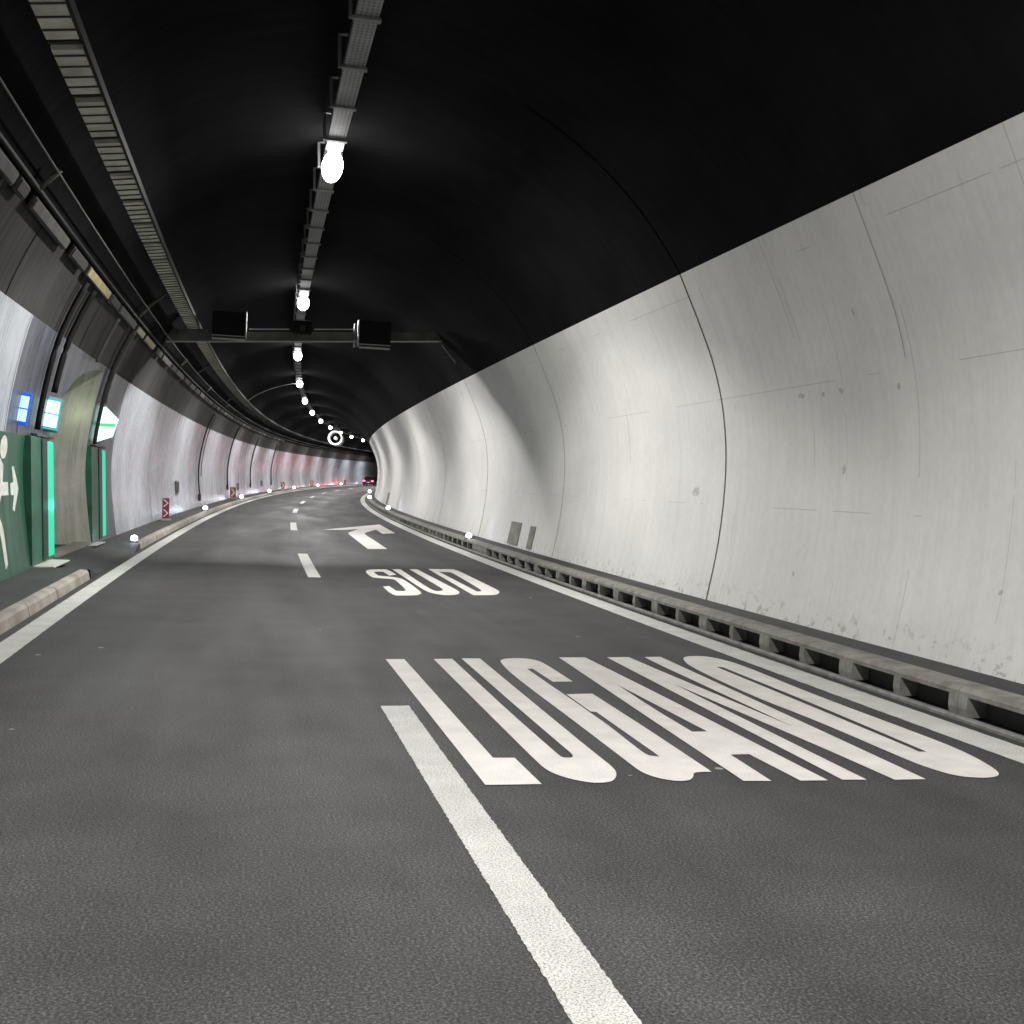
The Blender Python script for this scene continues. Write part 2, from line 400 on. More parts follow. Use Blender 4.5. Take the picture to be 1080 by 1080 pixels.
LETTERS = {"L":[[[11.042,0.205],[11.047,0.388],[7.0,0.402],[6.991,0.54],[6.35,0.549],[6.359,0.218]]],"U":[[[11.059,0.679],[11.082,0.867],[8.36,0.843],[7.072,0.844],[6.994,0.848],[6.968,0.863],[6.969,0.92],[7.066,0.941],[7.172,0.939],[8.804,0.947],[11.109,0.964],[11.113,1.152],[9.6,1.132],[7.047,1.098],[6.699,1.1],[6.553,1.073],[6.433,1.024],[6.363,0.973],[6.341,0.877],[6.397,0.796],[6.472,0.738],[6.572,0.688],[6.699,0.661],[6.907,0.657],[7.579,0.661]]],"G":[[[10.923,1.311],[11.057,1.367],[11.114,1.427],[11.143,1.596],[11.04,1.694],[10.847,1.739],[9.777,1.729],[9.764,1.542],[10.488,1.536],[10.471,1.481],[9.295,1.474],[8.765,1.477],[8.383,1.468],[7.967,1.467],[7.113,1.428],[7.006,1.435],[6.973,1.451],[6.957,1.499],[7.065,1.503],[8.411,1.525],[8.435,1.484],[9.163,1.495],[9.185,1.731],[7.639,1.715],[6.544,1.686],[6.546,1.566],[6.43,1.52],[6.352,1.461],[6.344,1.377],[6.398,1.316],[6.45,1.276],[6.539,1.247],[6.621,1.236],[6.825,1.238],[7.984,1.25],[10.147,1.258]]],"A":[[[11.197,1.99],[11.204,2.271],[9.267,2.313],[6.283,2.334],[6.29,2.155],[6.978,2.137],[6.974,2.002],[6.299,1.968],[6.313,1.794],[8.041,1.863]],[[9.61,2.092],[8.723,2.113],[7.679,2.135],[7.676,2.018],[8.509,2.035]]],"N":[[[11.211,2.507],[11.236,2.752],[10.523,2.773],[7.782,2.877],[10.893,2.908],[11.241,2.926],[11.266,3.112],[7.754,3.033],[6.256,2.986],[6.26,2.773],[7.225,2.751],[9.643,2.636],[6.939,2.599],[6.276,2.591],[6.289,2.434]]],"O":[[[11.115,3.3],[11.26,3.379],[11.328,3.468],[11.332,3.622],[11.125,3.736],[10.689,3.791],[9.064,3.727],[7.268,3.751],[6.856,3.716],[6.559,3.652],[6.361,3.587],[6.27,3.5],[6.247,3.373],[6.316,3.228],[6.57,3.173],[6.757,3.165],[8.027,3.178],[9.064,3.122],[10.621,3.185]],[[10.607,3.457],[10.59,3.521],[8.648,3.507],[6.958,3.448],[6.962,3.391],[7.108,3.401],[8.505,3.431]]],"S":[[[21.989,1.02],[22.472,1.173],[22.56,1.486],[22.13,1.536],[21.313,1.551],[21.041,1.39],[21.904,1.375],[21.933,1.23],[21.692,1.166],[20.991,1.191],[20.682,1.515],[20.105,1.572],[18.067,1.562],[17.677,1.518],[17.408,1.405],[17.352,1.073],[17.742,1.03],[18.808,1.037],[18.916,1.154],[18.105,1.174],[18.064,1.292],[18.266,1.363],[19.99,1.397],[20.273,1.379],[20.494,1.064],[20.724,1.021]]],"U2":[[[22.599,1.623],[22.646,1.787],[18.457,1.778],[18.178,1.829],[18.244,1.932],[18.5,2.004],[22.699,1.978],[22.745,2.138],[18.297,2.216],[17.944,2.173],[17.655,2.082],[17.528,1.949],[17.551,1.821],[17.901,1.674],[18.678,1.648]]],"D":[[[22.885,2.376],[22.956,2.884],[22.563,2.949],[18.558,2.926],[18.194,2.878],[17.818,2.77],[17.645,2.644],[17.592,2.329]],[[22.206,2.497],[22.191,2.703],[21.949,2.734],[18.505,2.639],[18.252,2.58],[18.239,2.508]]],"arrow":[[[39.539,1.017],[45.395,3.354],[38.303,3.329],[37.694,2.849],[40.692,2.869],[37.636,2.227],[29.387,2.222],[29.126,1.703],[37.633,1.7],[40.645,2.248],[39.499,1.596]]]}
def soften(lp, it=2):
    for _ in range(it):
        o = []; n = len(lp)
        for i in range(n):
            a, b, c = lp[i-1], lp[i], lp[(i+1) % n]
            v1 = Vector(((b[0]-a[0])*.28, b[1]-a[1])); v2 = Vector(((c[0]-b[0])*.28, c[1]-b[1]))
            ang_ = v1.angle(v2, 0) if v1.length > 1e-6 and v2.length > 1e-6 else 9
            if .03 < ang_ < 1.05:
                t1 = min(.25, .12/max(v1.length, 1e-6)); t2 = min(.25, .12/max(v2.length, 1e-6))
                o.append((b[0]+(a[0]-b[0])*t1, b[1]+(a[1]-b[1])*t1)); o.append((b[0]+(c[0]-b[0])*t2, b[1]+(c[1]-b[1])*t2))
            else: o.append(tuple(b))
        lp = o
    return lp
for key, loops in LETTERS.items():
    loops = [soften(lp) for lp in loops]
    vecs = [[Vector((u, s, 0)) for s, u in lp] for lp in loops]
    tris = tessellate_polygon(vecs); flat = [v for lp in vecs for v in lp]
    me = bpy.data.meshes.new('painted_letter'); me.from_pydata([tuple(W(v.y, v.x, .005)) for v in flat], [], [tuple(t) for t in tris])
    bm = bmesh.new(); bm.from_mesh(me); bmesh.ops.recalc_face_normals(bm, faces=bm.faces[:])
    if bm.faces[0].normal.z < 0: bmesh.ops.reverse_faces(bm, faces=bm.faces[:])
    ul = bm.loops.layers.uv.new('UVMap')
    for f in bm.faces:
        for l in f.loops: l[ul].uv = (l.vert.co.y, l.vert.co.x)
    bm.to_mesh(me); bm.free()
    link('direction_arrow' if key == 'arrow' else 'painted_letter', me, 'letter_paint', road)

# ------------------------------------------------------------------ footways
fw = anchor('footway', 0, 4.8, 0.27, None, None); fw['kind'] = 'structure'
sweep('surface', [(4.66, .262), (4.85, .268), (5.12, .272)], S0, S1, 1.0, 'walk', fw)
fl = anchor('footway', 0, -4.1, 0.17, None, None); fl['kind'] = 'structure'
a1 = sweep('s', [(-3.73, .154), (-4.1, .166), (-4.5, .17)], S0, 19.2, 1.0, 'walk', fl)
# lowered ramp in front of the exit, between the two kerbs
rs = srange(19.2, 26.7, 0.25); vs = []; fs = []; uvs = []
for s in rs:
    e = min(1, max(0, min((s-19.2)/.9, (26.7-s)/1.2))); e = e*e*(3-2*e)
    for (u, hh) in ((-3.57, -.02), (-3.58, .155*(1-e) + .012*e), (-3.73, .154*(1-e) + .02*e), (-4.1, .168*(1-e)+.10*e), (-4.41, .17), (-4.6, .17)):
        vs.append(tuple(W(s, u, hh) - fl.location))
for i in range(len(rs)-1):
    for k in range(5):
        fs.append((i*6+k, i*6+k+1, (i+1)*6+k+1, (i+1)*6+k)); uvs += [(rs[i], k*.3), (rs[i], k*.3+.3), (rs[i+1], k*.3+.3), (rs[i+1], k*.3)]
me = bpy.data.meshes.new('ramp'); me.from_pydata(vs, [], fs); ul = me.uv_layers.new(name='UVMap'); ul.data.foreach_set('uv', [x for t in uvs for x in t])
link('ramp', me, 'walk', fl)
a2 = sweep('s', [(-3.73, .154), (-4.1, .166), (-4.5, .17)], 26.7, S1, 1.0, 'walk', fl)
join('surface', [a1, a2], fl)
sweep('threshold', rrect(-4.47, -4.1, .172, .20, .006), 19.05, 20.6, .5, 'threshold', fl, closed=True)
sweep('threshold', rrect(-4.75, -4.40, .172, .225, .006), 20.98, 25.3, .5, 'kerb_grey', fl, closed=True)
sweep('drain_cover', rrect(-4.44, -4.25, .171, .19, .004), 24.9, 26.2, .5, 'threshold', fl, closed=True)

# left kerb
def stone_kerb(s0, s1, label, tapers, L=1.0):
    k = anchor('stone_kerb', s0, -3.7, 0, label, 'kerb')
    n = int((s1-s0)/L); rest = []
    for i in range(n):
        a = s0 + i*L; b = a + L - .014
        j = random.uniform(-.003, .003)
        prof = [(-3.58+j, -.02), (-3.60+j, .115), (-3.63+j, .15), (-3.73+j, .158), (-3.74, -.02)]
        o = sweep('kerb_stone', prof, a, b, 1.0, 'kerb_light', k, closed=True)
        if False:
            side = 1 if tapers == 'end' else 0
            m5 = len(o.data.vertices)
            for vi, v in enumerate(o.data.vertices):
                far = vi >= m5-5
                if far == bool(side) and v.co.z > -.1+0: v.co.z -= 0.10 if (vi % 5) in (1, 2, 3) else 0
        if i >= 100: rest.append(o)
    if rest: o = join('kerb_stones', rest, k); o['kind'] = 'stuff'
    return k
stone_kerb(-15.0 + .2, 19.2, 'short beige stone kerb at lower left, ending before the emergency exit', 'end')
stone_kerb(26.7, 263.7, 'long beige stone kerb starting beyond the emergency exit and curving away along the left wall', 'start')

# right slotted drainage kerb
sk = anchor('slotted_kerb', 0, 4.42, 0, 'grey concrete drainage kerb with rectangular openings along the right edge line', 'kerb')
def kerb_block(a, solid=False, LL=1.76):
    b = a + LL - .008; ps = []
    ps.append(sweep('p', [(4.385, -.02), (4.385, .022), (4.40, .036), (4.44, .038), (4.44, -.02)], a, b, 1.0, 'kerb_pale', sk, closed=True))
    ps.append(sweep('p', [(4.43, .196), (4.43, .232), (4.455, .262), (4.47, .268), (4.665, .274), (4.665, .196)], a, b, 1.0, 'kerb_grey', sk, closed=True))
    ps.append(sweep('p', rect(4.60, 4.66, -.02, .194), a, b, 1.0, 'joint', sk, closed=True))
    ps.append(sweep('p', rect(4.442, 4.598, -.02, .004), a, b, 1.0, 'joint', sk, closed=True))
    webs = [(a+.001, a+.118), (a+LL/2-.05, a+LL/2+.05), (b-.118, b-.001)] if not solid else [(a+.001, b-.001)]
    for x0, x1 in webs:
        ps.append(sweep('p', [(4.425, .034), (4.415, .10), (4.425, .198), (4.595, .198), (4.595, .034)], x0, x1, 1.0, 'kerb_pale', sk, closed=True))
    return join('kerb_block', ps, sk)
a = 8.03 - 1.76*12; i = 0; rest = []
while a < 262:
    sol = 26.2 < a < 27.7
    o = kerb_block(a, sol)
    if not (100 > i >= 0): rest.append(o)
    i += 1; a += 1.76
o = join('kerb_blocks', rest, sk); o['kind'] = 'stuff'

# ------------------------------------------------------------------ right wall
rw = anchor('tunnel_wall', 0, 5.1, 0.26, 'tall curved white-painted concrete tunnel wall on the right side', 'wall')
sweep('lining', RC, S0, S1, 1.0, 'wall_right', rw, smooth=True)
def shift(prof, d, sign):            # offset a profile towards the tunnel's inside
    return [(u + sign*d, h) for u, h in prof]
def seam(parent, s, prof, wdt, d, mat, name='joint'):
    ins = [(u - d*(u-.27)/5.06, h - d*(h-2.2)/5.06) for u, h in prof]
    o = sweep(name, ins, s-wdt/2, s+wdt/2, wdt, mat, parent, smooth=True); return o
for s, wd, mt in ((-2.7, .03, 'joint'), (6.0, .014, 'joint_soft'), (14.75, .035, 'joint'), (23.3, .02, 'joint'), (32.0, .03, 'joint'), (40.6, .03, 'joint'), (49.2, .03, 'joint'), (57.8, .04, 'joint'), (66.4, .04, 'joint'), (75, .05, 'joint'), (83.6, .05, 'joint'), (92.2, .05, 'joint')):
    seam(rw, s, RC, wd, .004, mt)
seam(rw, 10.15, RC[14:], .012, .003, 'joint_soft'); seam(rw, 12.3, RC[17:], .008, .003, 'joint_soft')
seam(rw, 18.9, RC[9:15], .008, .003, 'joint_soft')

# ------------------------------------------------------------------ left wall with the exit opening
lw = anchor('tunnel_wall', 0, -4.45, 0.17, 'lower glossy white tunnel wall on the left side, with a green and grey-blue stretch around the exit', 'wall')
HOLE = [(20.95, 2.55), (21.15, 2.76), (21.4, 2.95), (21.9, 3.2), (22.4, 3.41), (23.1, 3.6), (23.9, 3.72), (24.6, 3.8), (25.3, 3.83)]
def hole_h(s):
    for (a_, h1), (b_, h2) in zip(HOLE, HOLE[1:]):
        if a_ <= s <= b_: return h1 + (h2-h1)*(s-a_)/(b_-a_)
    return None
stations = [s for s in srange(S0, 17.5, .5)] + [18.35, 19.2, 20.0, 20.95]
hs = [x for x, _ in HOLE]
post = [26.0, 27.0, 28.0, 29.2] + srange(30, S1, 1.0)
HL = sorted({round(h, 4) for _, h in LEFTWALL} | {2.24})
def add_cols(vs, fs, uvs, mi, cols, lo):    # cols: list of stations, lo(s) bottom height
    n = 34
    base = len(vs)
    for s in cols:
        b = lo(s); 
        for k in range(n):
            h = b + (3.92-b)*k/(n-1)
            if b < .2:
                # keep a row exactly at the paint edge
                kk = 17; h = (.17 + (2.24-.17)*k/kk) if k <= kk else 2.24 + (3.92-2.24)*(k-kk)/(n-1-kk)
            vs.append(tuple(W(s, left_u(h), h) - lw.location)); add_cols.H.append((s, h))
    for i in range(len(cols)-1):
        for k in range(n-1):
            q = (base+i*n+k, base+i*n+k+1, base+(i+1)*n+k+1, base+(i+1)*n+k)
            fs.append(q); uvs.extend([add_cols.H[x] for x in q])
            sm_ = (cols[i]+cols[i+1])/2; hm = (add_cols.H[q[0]][1]+add_cols.H[q[1]][1])/2
            if 13.0 < sm_ < 20.95 and hm < 2.24: mi.append(1)
            elif 17.5 < sm_ < 29.2: mi.append(2)
            else: mi.append(0)
add_cols.H = []
vs, fs, uvs, mi = [], [], [], []
add_cols(vs, fs, uvs, mi, stations, lambda s: .17)
add_cols(vs, fs, uvs, mi, hs, hole_h)
add_cols(vs, fs, uvs, mi, [25.3] + post, lambda s: .17)
me = bpy.data.meshes.new('lining'); me.from_pydata(vs, [], fs); ul = me.uv_layers.new(name='UVMap'); ul.data.foreach_set('uv', [x for t in uvs for x in t])
me.polygons.foreach_set('material_index', mi); me.polygons.foreach_set('use_smooth', [True]*len(me.polygons))
link('lining', me, ['wall_left', 'wall_green', 'wall_portal'], lw)
# recess behind the opening: side walls, rounded roof, back
out = [(20.95, .17)] + HOLE + [(25.3, .17)]
vs, fs, uvs = [], [], []
depths = [0, .12, .35, .7, 1.1, 1.5, 1.9, 2.2]
fine = []
for (a_, h1), (b_, h2) in zip(out, out[1:]):
    nn = 12 if abs(h2-h1) > 2 else 1
    for q in range(nn): fine.append((a_+(b_-a_)*q/nn, h1+(h2-h1)*q/nn))
fine.append(out[-1]); acc = 0
for di, d in enumerate(depths):
    for k, (s, h) in enumerate(fine):
        bul = .22*math.sin(math.pi*min(1, d/2.2))
        s2 = s + (0 if s > 24 else bul)*(1 if s > 23.1 else -1) + (.10*random.uniform(-1, 1)*.25 if di else 0)# + .10*random.uniform(-1, 1)*(1 if 0 < di else 0)*.5) * (1 if s > 23.1 else -1)
        if s > 24: s2 -= .55*(d/2.2)**1.3
        hh = h + (.05*random.uniform(-1, 1) if (di and h > .3) else 0) - (.35*(d/2.2) if h > 2.5 else 0)
        vs.append(tuple(W(s2, left_u(min(h, 3.9)) - d, hh) - lw.location))
nk = len(fine)
for i in range(len(depths)-1):
    for k in range(nk-1):
        fs.append((i*nk+k, i*nk+k+1, (i+1)*nk+k+1, (i+1)*nk+k)); uvs += [(depths[i], fine[k][1]), (depths[i], fine[k+1][1]), (depths[i+1], fine[k+1][1]), (depths[i+1], fine[k][1])]
fs.append([(len(depths)-1)*nk + k for k in range(nk)]); uvs += [(fine[k][0], fine[k][1]) for k in range(nk)]
me = bpy.data.meshes.new('exit_recess'); me.from_pydata(vs, [], fs); ul = me.uv_layers.new(name='UVMap'); ul.data.foreach_set('uv', [x for t in uvs for x in t])
me.polygons.foreach_set('use_smooth', [True]*len(me.polygons))
link('exit_recess', me, 'recess', lw)
sweep('recess_floor', [(-4.40, .166), (-6.8, .166)], 20.3, 26.0, .5, 'walk', lw)
for s, wd, mt in ((8.0, .02, 'joint'), (17.4, .02, 'joint'), (29.25, .05, 'joint'), (37.6, .03, 'joint'), (46.6, .03, 'joint_soft'), (63.5, .05, 'joint'), (72.3, .05, 'joint_soft'), (81, .09, 'joint'), (98.5, .08, 'joint'), (116, .09, 'joint'), (133.5, .1, 'joint'), (151, .1, 'joint'), (168.5, .1, 'joint')):
    seam(lw, s, LEFTWALL, wd, .005, mt)
seam(lw, 33.4, LEFTWALL, .015, .004, 'joint_soft'); seam(lw, 18.5, LEFTWALL[24:], .02, .004, 'joint')
# pictogram of the running figure with its arrow, white paint on the green wall
def wallpoly(pts, d=.006, nrm=1):
    vecs = [[Vector((s, h, 0)) for s, h in pts]]; tr = tessellate_polygon(vecs)
    return [W(s, left_u(h) + d, h) for s, h in pts], tr
def ell(cs, ch, rs_, rh, n=18): return [(cs+rs_*math.cos(2*math.pi*i/n), ch+rh*math.sin(2*math.pi*i/n)) for i in range(n)]
polys = [ell(17.46, 2.02, .24, .17),
    [(15.9, 1.93), (16.3, 1.99), (16.7, 1.93), (17.3, 1.86), (17.5, 1.76), (17.45, 1.55), (17.28, 1.30), (17.0, 1.12), (17.15, .98), (17.26, .85), (17.3, .36), (17.12, .30), (17.02, .80), (16.75, 1.0), (16.6, 1.1), (16.45, .72), (16.3, .62), (16.15, .70), (16.35, 1.2), (16.55, 1.5), (16.5, 1.72), (16.2, 1.80), (15.95, 1.65), (15.8, 1.7)],
    [(17.3, 1.52), (17.78, 1.52), (17.78, 1.33), (17.2, 1.33)],
    [(17.93, 1.50), (18.15, 1.52), (18.05, 1.74), (18.2, 1.76), (18.52, 1.42), (18.12, 1.08), (17.98, 1.12), (18.15, 1.32), (17.93, 1.33)]]
vs, fs = [], []
for pl in polys:
    v, t = wallpoly(pl); b = len(vs); vs += [tuple(x - lw.location) for x in v]; fs += [tuple(b+i for i in q) for q in t]
me = bpy.data.meshes.new('exit_pictogram'); me.from_pydata(vs, [], fs); link('exit_pictogram', me, 'pict_white', lw)

# ------------------------------------------------------------------ dark ceiling vault
cv = anchor('tunnel_ceiling', 0, 0, 7.2, 'dark curved vault over the road, black overhead and brown-grey above the left wall', 'ceiling')
sweep('haunch', LEFTUP[:9], S0, S1, 1.0, 'haunch', cv, smooth=True)
sweep('crown', LEFTUP[8:] + RV[1:-1] + [(RC[-1][0], RC[-1][1])], S0, S1, 1.0, 'vault', cv, smooth=True)
for s in (6.0, 14.75, 23.3, 32.0, 40.6, 49.2, 57.8):
    seam(cv, s, RV[6:], .03, .006, 'seam_black')
for s in (12.2, 15.6, 19.2, 21.7, 29.2, 33.5, 37.6, 46.6, 55.2, 63.5, 72.3):
    seam(cv, s, LEFTUP[:9], .03, .006, 'seam_black')

# ------------------------------------------------------------------ cable tray along the crown
tr = anchor('cable_tray', 0, .22, 6.83, 'pale perforated steel cable tray running along the middle of the ceiling over the lit lamps', 'cable tray')
sweep('trough', [(.09, 6.90), (.09, 6.83), (.35, 6.83), (.35, 6.90)], -8, 230, 1.0, 'tray', tr)
rest = []; s = 8.0 - 1.55*4 + .1; i = 0
while s < 200:
    o1 = sweep('clamp', rrect(.065, .375, 6.79, 6.825, .004), s-.05, s+.05, .1, 'alu' if 0 else 'galv', tr, closed=True)
    h0 = 6.80; top = 7.23
    p1 = sweep('hanger', rect(.02, .06, h0, top), s-.02, s+.02, .04, 'galv', tr, closed=True)
    p2 = sweep('hanger', rect(-.06, .14, top-.03, top), s-.03, s+.03, .06, 'galv', tr, closed=True)
    p3 = sweep('hanger', rect(.02, .10, 6.80, 6.826), s-.03, s+.03, .06, 'galv', tr, closed=True)
    o2 = join('hanger', [p1, p2, p3], tr)
    if i >= 90: rest += [o1, o2]
    i += 1; s += 1.55
o = join('far_clamps', rest, tr); o['kind'] = 'stuff'

# ------------------------------------------------------------------ lit lamps below the tray
def make_lamp():
    t = empty('tunnel_lamp', 0, 0, 0, 'x', 'lamp', 'lit lamps in a row under the cable tray')
    bm = bmesh.new(); bbox(bm, (0, 0, .06), (.26, .74, .07), .02)
    for q in (-1, 1):
        bbox(bm, (0, q*.385, .06), (.22, .04, .07), .01); bbox(bm, (.1*q, 0, .105), (.02, .2, .04))
    link('housing', bm, 'housing', t)
    bm = bmesh.new(); r = bmesh.ops.create_uvsphere(bm, u_segments=20, v_segments=12, radius=1)
    bmesh.ops.scale(bm, vec=(.165, .62, .19), verts=bm.verts[:]); bmesh.ops.translate(bm, vec=(0, 0, -.06), verts=bm.verts[:])
    o = link('lens', bm, 'lens', t)
    for pl in o.data.polygons: pl.use_smooth = True
    return t
LD = bpy.data.lights.new('lamp_beam', 'SPOT'); LD.energy = LAMP_W; LD.spot_size = math.radians(138); LD.spot_blend = 0.22
LD.shadow_soft_size = 0.10; LD.color = (1.0, .975, .952)
LA = bpy.data.lights.new('lamp_flood', 'AREA'); LA.energy = LAMP_A; LA.shape = 'RECTANGLE'; LA.size = .2; LA.size_y = .5; LA.color = (1.0, .975, .952)
proto = make_lamp()
for k in range(-3, 13):
    s = 18.41 + 14.49*k
    vis = k >= 0
    t = proto if k == -3 else copy_tree(proto)
    frame(t, s, .22, 6.74)
    if k < 0: t['label'] = ['%s lit oval lamp behind the camera' % x for x in ('first', 'second', 'third')][k+3]
    elif k == 0: t['label'] = 'largest and brightest oval white lamp, nearest under the ceiling tray'
    elif k == 1: t['label'] = 'second lit lamp from the camera, just in front of the gantry beam'
    elif k == 2: t['label'] = 'third lit lamp from the camera, just behind and below the gantry beam'
    elif k < 11: t['label'] = '%s lit lamp from the camera in the curved ceiling row' % NTH[k]
    else: t['label'] = 'tiny far lit lamp round the bend of the tunnel'
    ld = LD; la = LA
    if k == -1: ld = LD.copy(); la = LA.copy(); ld.energy *= .12; la.energy *= 1.25
    lo = bpy.data.objects.new('lamp_beam', ld); C.objects.link(lo); lo.parent = t; lo.location = (0, 0, -.35)
    lo = bpy.data.objects.new('lamp_flood', la); C.objects.link(lo); lo.parent = t; lo.location = (0, 0, -.245)

# ------------------------------------------------------------------ wide cable duct, upper left: pale ribbed panels
dk = anchor('cable_duct', 10, -2.7, 5.7, 'pale beige ribbed cable duct running along the upper left of the ceiling', 'cable duct')
ang = [(-2.82, 5.57), (-2.54, 5.61)]
rest = []; s = 11.15 - 1.5*10; i = 0
dx, dh = .99, .14
def off(p_, d): return (p_[0] - d*dh, p_[1] + d*dx)      # up-left, into the duct
while s < 190:
    a_ = s + .13; b_ = s + 1.37; ps = []
    ps.append(sweep('p', [ang[0], ang[1], off(ang[1], .05), off(ang[0], .05)], a_, b_, 1.4, 'duststeel', dk, closed=True))
    for q in range(5):
        x = a_ + .12 + q*.29
        lo_, hi_ = off(ang[0], -.014), off(ang[1], -.014)
        ps.append(sweep('p', [lo_, hi_, off(hi_, .012), off(lo_, .012)], x, x+.022, .1, 'joint', dk, closed=True))
    o = join('duct_panel', ps, dk)
    if i >= 95: rest.append(o)
    s += 1.5; i += 1
o = join('duct_panels', rest, dk); o['kind'] = 'stuff'
sweep('rim', [(-2.53, 5.60), (-2.50, 5.60), (-2.50, 5.72), (-2.53, 5.72)], -4, 200, 1.0, 'black', dk, closed=True)
sweep('back_plate', [off(ang[0], .06), off(ang[1], .06), off(ang[1], .09), off(ang[0], .09)], -4, 200, 1.0, 'black', dk, closed=True)

# thin conduit with struts
cd = anchor('conduit', 12, -3.32, 5.25, 'thin dark steel conduit on struts between the left wall and the ceiling duct', 'conduit')
pts = [W(s, -3.24, 5.22) for s in srange(-5, 160, 1.5)]
tubeobj('pipe', pts, .014, 'greysteel', cd)
for s in (3.2, 14.4, 25.5, 36.6, 47.7, 58.8, 70):
    tubeobj('strut', [W(s, -3.45, 5.02), W(s, -3.22, 5.26)], .035, 'greysteel', cd)
for s in (9.5, 25.5, 41.5, 57.5):
    tubeobj('strut', [W(s+.2, -3.27, 5.27), W(s+.3, -2.86, 5.66)], .03, 'greysteel', cd)
cr_ = anchor('cable_rail', 12, -3.5, 4.7, 'dark cable rail bracketed to the haunch beneath the unlit strip lights', 'cable rail')
sweep('rail', rrect(-3.50, -3.44, 4.98, 5.04, .01), -6, 180, 1.0, 'black', cr_, closed=True)

# unlit strip lights on the left haunch
def strip_light(Lg, mat, name='strip_light'):
    t = empty(name, 0, 0, 0, 'x', 'strip light', 'unlit strip lights along the left haunch')
    rot = Matrix.Rotation(math.radians(58), 3, 'Y')
    box('housing', (0, 0, 0.0), (.17, Lg, .05), 'darksteel', t, .008, Matrix.Rotation(math.radians(-62), 3, 'Y'))
    bm = bmesh.new(); bbox(bm, (0, 0, -.03), (.13, Lg-.06, .03), .008, None)
    bmesh.ops.rotate(bm, verts=bm.verts[:], cent=(0, 0, 0), matrix=Matrix.Rotation(math.radians(-62), 3, 'Y'))
    link('diffuser', bm, mat, t); return t
seq = [(10.3, 1.9, 'greysteel'), (12.75, 1.2, 'greysteel'), (13.75, .5, 'darksteel'), (15.65, 2.5, 'greysteel'), (18.0, 1.3, 'darksteel'), (20.2, 2.5, 'yellowed'), (22.3, 1.1, 'darksteel'),
       (24.4, 2.5, 'greysteel'), (26.7, 1.3, 'yellowgreen'), (28.7, 2.0, 'yellowed'), (31.0, 1.4, 'darksteel'), (33.2, 2.3, 'greysteel'), (35.5, 1.3, 'darksteel'), (37.6, 2.2, 'greysteel')]
s = 40.2; i = 0
while s < 112: seq.append((s, 1.9, 'greysteel' if i % 2 else 'darksteel')); s += 2.25; i += 1
protos = {}
for i, (s, Lg, mt) in enumerate(seq):
    key = (Lg, mt)
    if key not in protos: t = protos[key] = strip_light(Lg, mt)
    else: t = copy_tree(protos[key])
    frame(t, s, left_u(4.86) + .07, 4.86)
    cn = {'greysteel': 'pale grey', 'darksteel': 'dark grimy', 'yellowed': 'yellowed', 'yellowgreen': 'greenish'}[mt]
    if i < 14: t['label'] = '%s unlit strip light, %s from the left edge along the haunch' % (cn, NTH[i] if 0 < i < 13 else 'fourteenth' if i else 'first')
    else: t['label'] = 'small far %s strip light in the row on the left haunch' % cn

# ------------------------------------------------------------------ gantry with lane signals
SG = 31.3
gt = empty('sign_gantry', SG, .2, 5.5, 'grey steel gantry beam spanning the tunnel below the ceiling', 'gantry')
tilt = math.atan(.063)
def loc(u, h, y=0): return (u-.2, y, h-5.5)
def beam(name, u0, u1, hb, ht, y0, y1, mat, par):
    bm = bmesh.new(); c = [bm.verts.new((u - .2, y, (hb if lo else ht) + .063*u - 5.5)) for u in (u0, u1) for y in (y0, y1) for lo in (1, 0)]
    for f in ((0, 1, 3, 2), (4, 6, 7, 5), (0, 4, 5, 1), (2, 3, 7, 6), (0, 2, 6, 4), (1, 5, 7, 3)): bm.faces.new([c[i] for i in f])
    return link(name, bm, mat, par)
beam('beam', -3.30, 3.86, 5.42, 5.64, -.1, .1, 'greysteel', gt)
beam('beam_flange', -3.36, 3.9, 5.395, 5.416, -.13, .13, 'galv', gt)
beam('end_plate', -3.4, -2.3, 5.43, 5.72, -.14, -.104, 'greysteel', gt)
beam('rod', -1.25, -.2, 5.70, 5.725, -.16, -.13, 'alu', gt); beam('rod', .45, 1.55, 5.70, 5.725, -.16, -.13, 'alu', gt)
tubeobj_l = lambda nm, a_, b_, r, mat: (lambda bm: (tube(bm, [Vector(a_), Vector(b_)], r), link(nm, bm, mat, gt)))(bmesh.new())
tubeobj_l('brace', loc(-3.3, 5.3), loc(-3.75, 4.75), .04, 'darksteel'); tubeobj_l('brace', loc(3.85, 5.68), loc(4.35, 5.1), .04, 'greysteel')
tubeobj_l('brace', loc(3.8, 5.75), loc(3.65, 6.2), .04, 'darksteel')
def lane_signal(u, inner, label):
    t = empty('lane_signal', SG-.25, u, 5.72, label, 'lane signal', 'lane signals on the gantry')
    box('body', (0, 0, 0), (.84, .3, .62), 'black', t, .01)
    bm = bmesh.new(); bbox(bm, (inner*.44, -.02, -.02), (.025, .42, .68)); 
    if inner < 0: bbox(bm, (inner*.53, .0, .12), (.05, .2, .22), .02); bbox(bm, (inner*.53, .0, -.30), (.05, .2, .2), .02)
    link('side_plate', bm, 'alu', t)
    box('bottom_rail', (0, -.16, -.325), (.86, .03, .02), 'alu', t)
    box('bottom_rail', (-inner*.0, -.12, -.41), (.84, .05, .045), 'alu', t)
    box('shade_panel', (0, .05, -.36), (.80, .2, .05), 'darksteel', t)
    return t
lane_signal(-1.75, 1, 'black square lane signal on the left half of the gantry, with bright right edge')
lane_signal(2.06, -1, 'black square lane signal on the right half of the gantry, with bright left edge')
jb = empty('junction_box', SG-.2, .15, 5.76, 'small black box in the middle of the gantry beam under the tray', 'junction box')
box('body', (0, 0, 0), (.5, .22, .36), 'black', jb, .05); box('lens_cover', (0, -.12, -.02), (.14, .03, .14), 'darksteel', jb, .01)

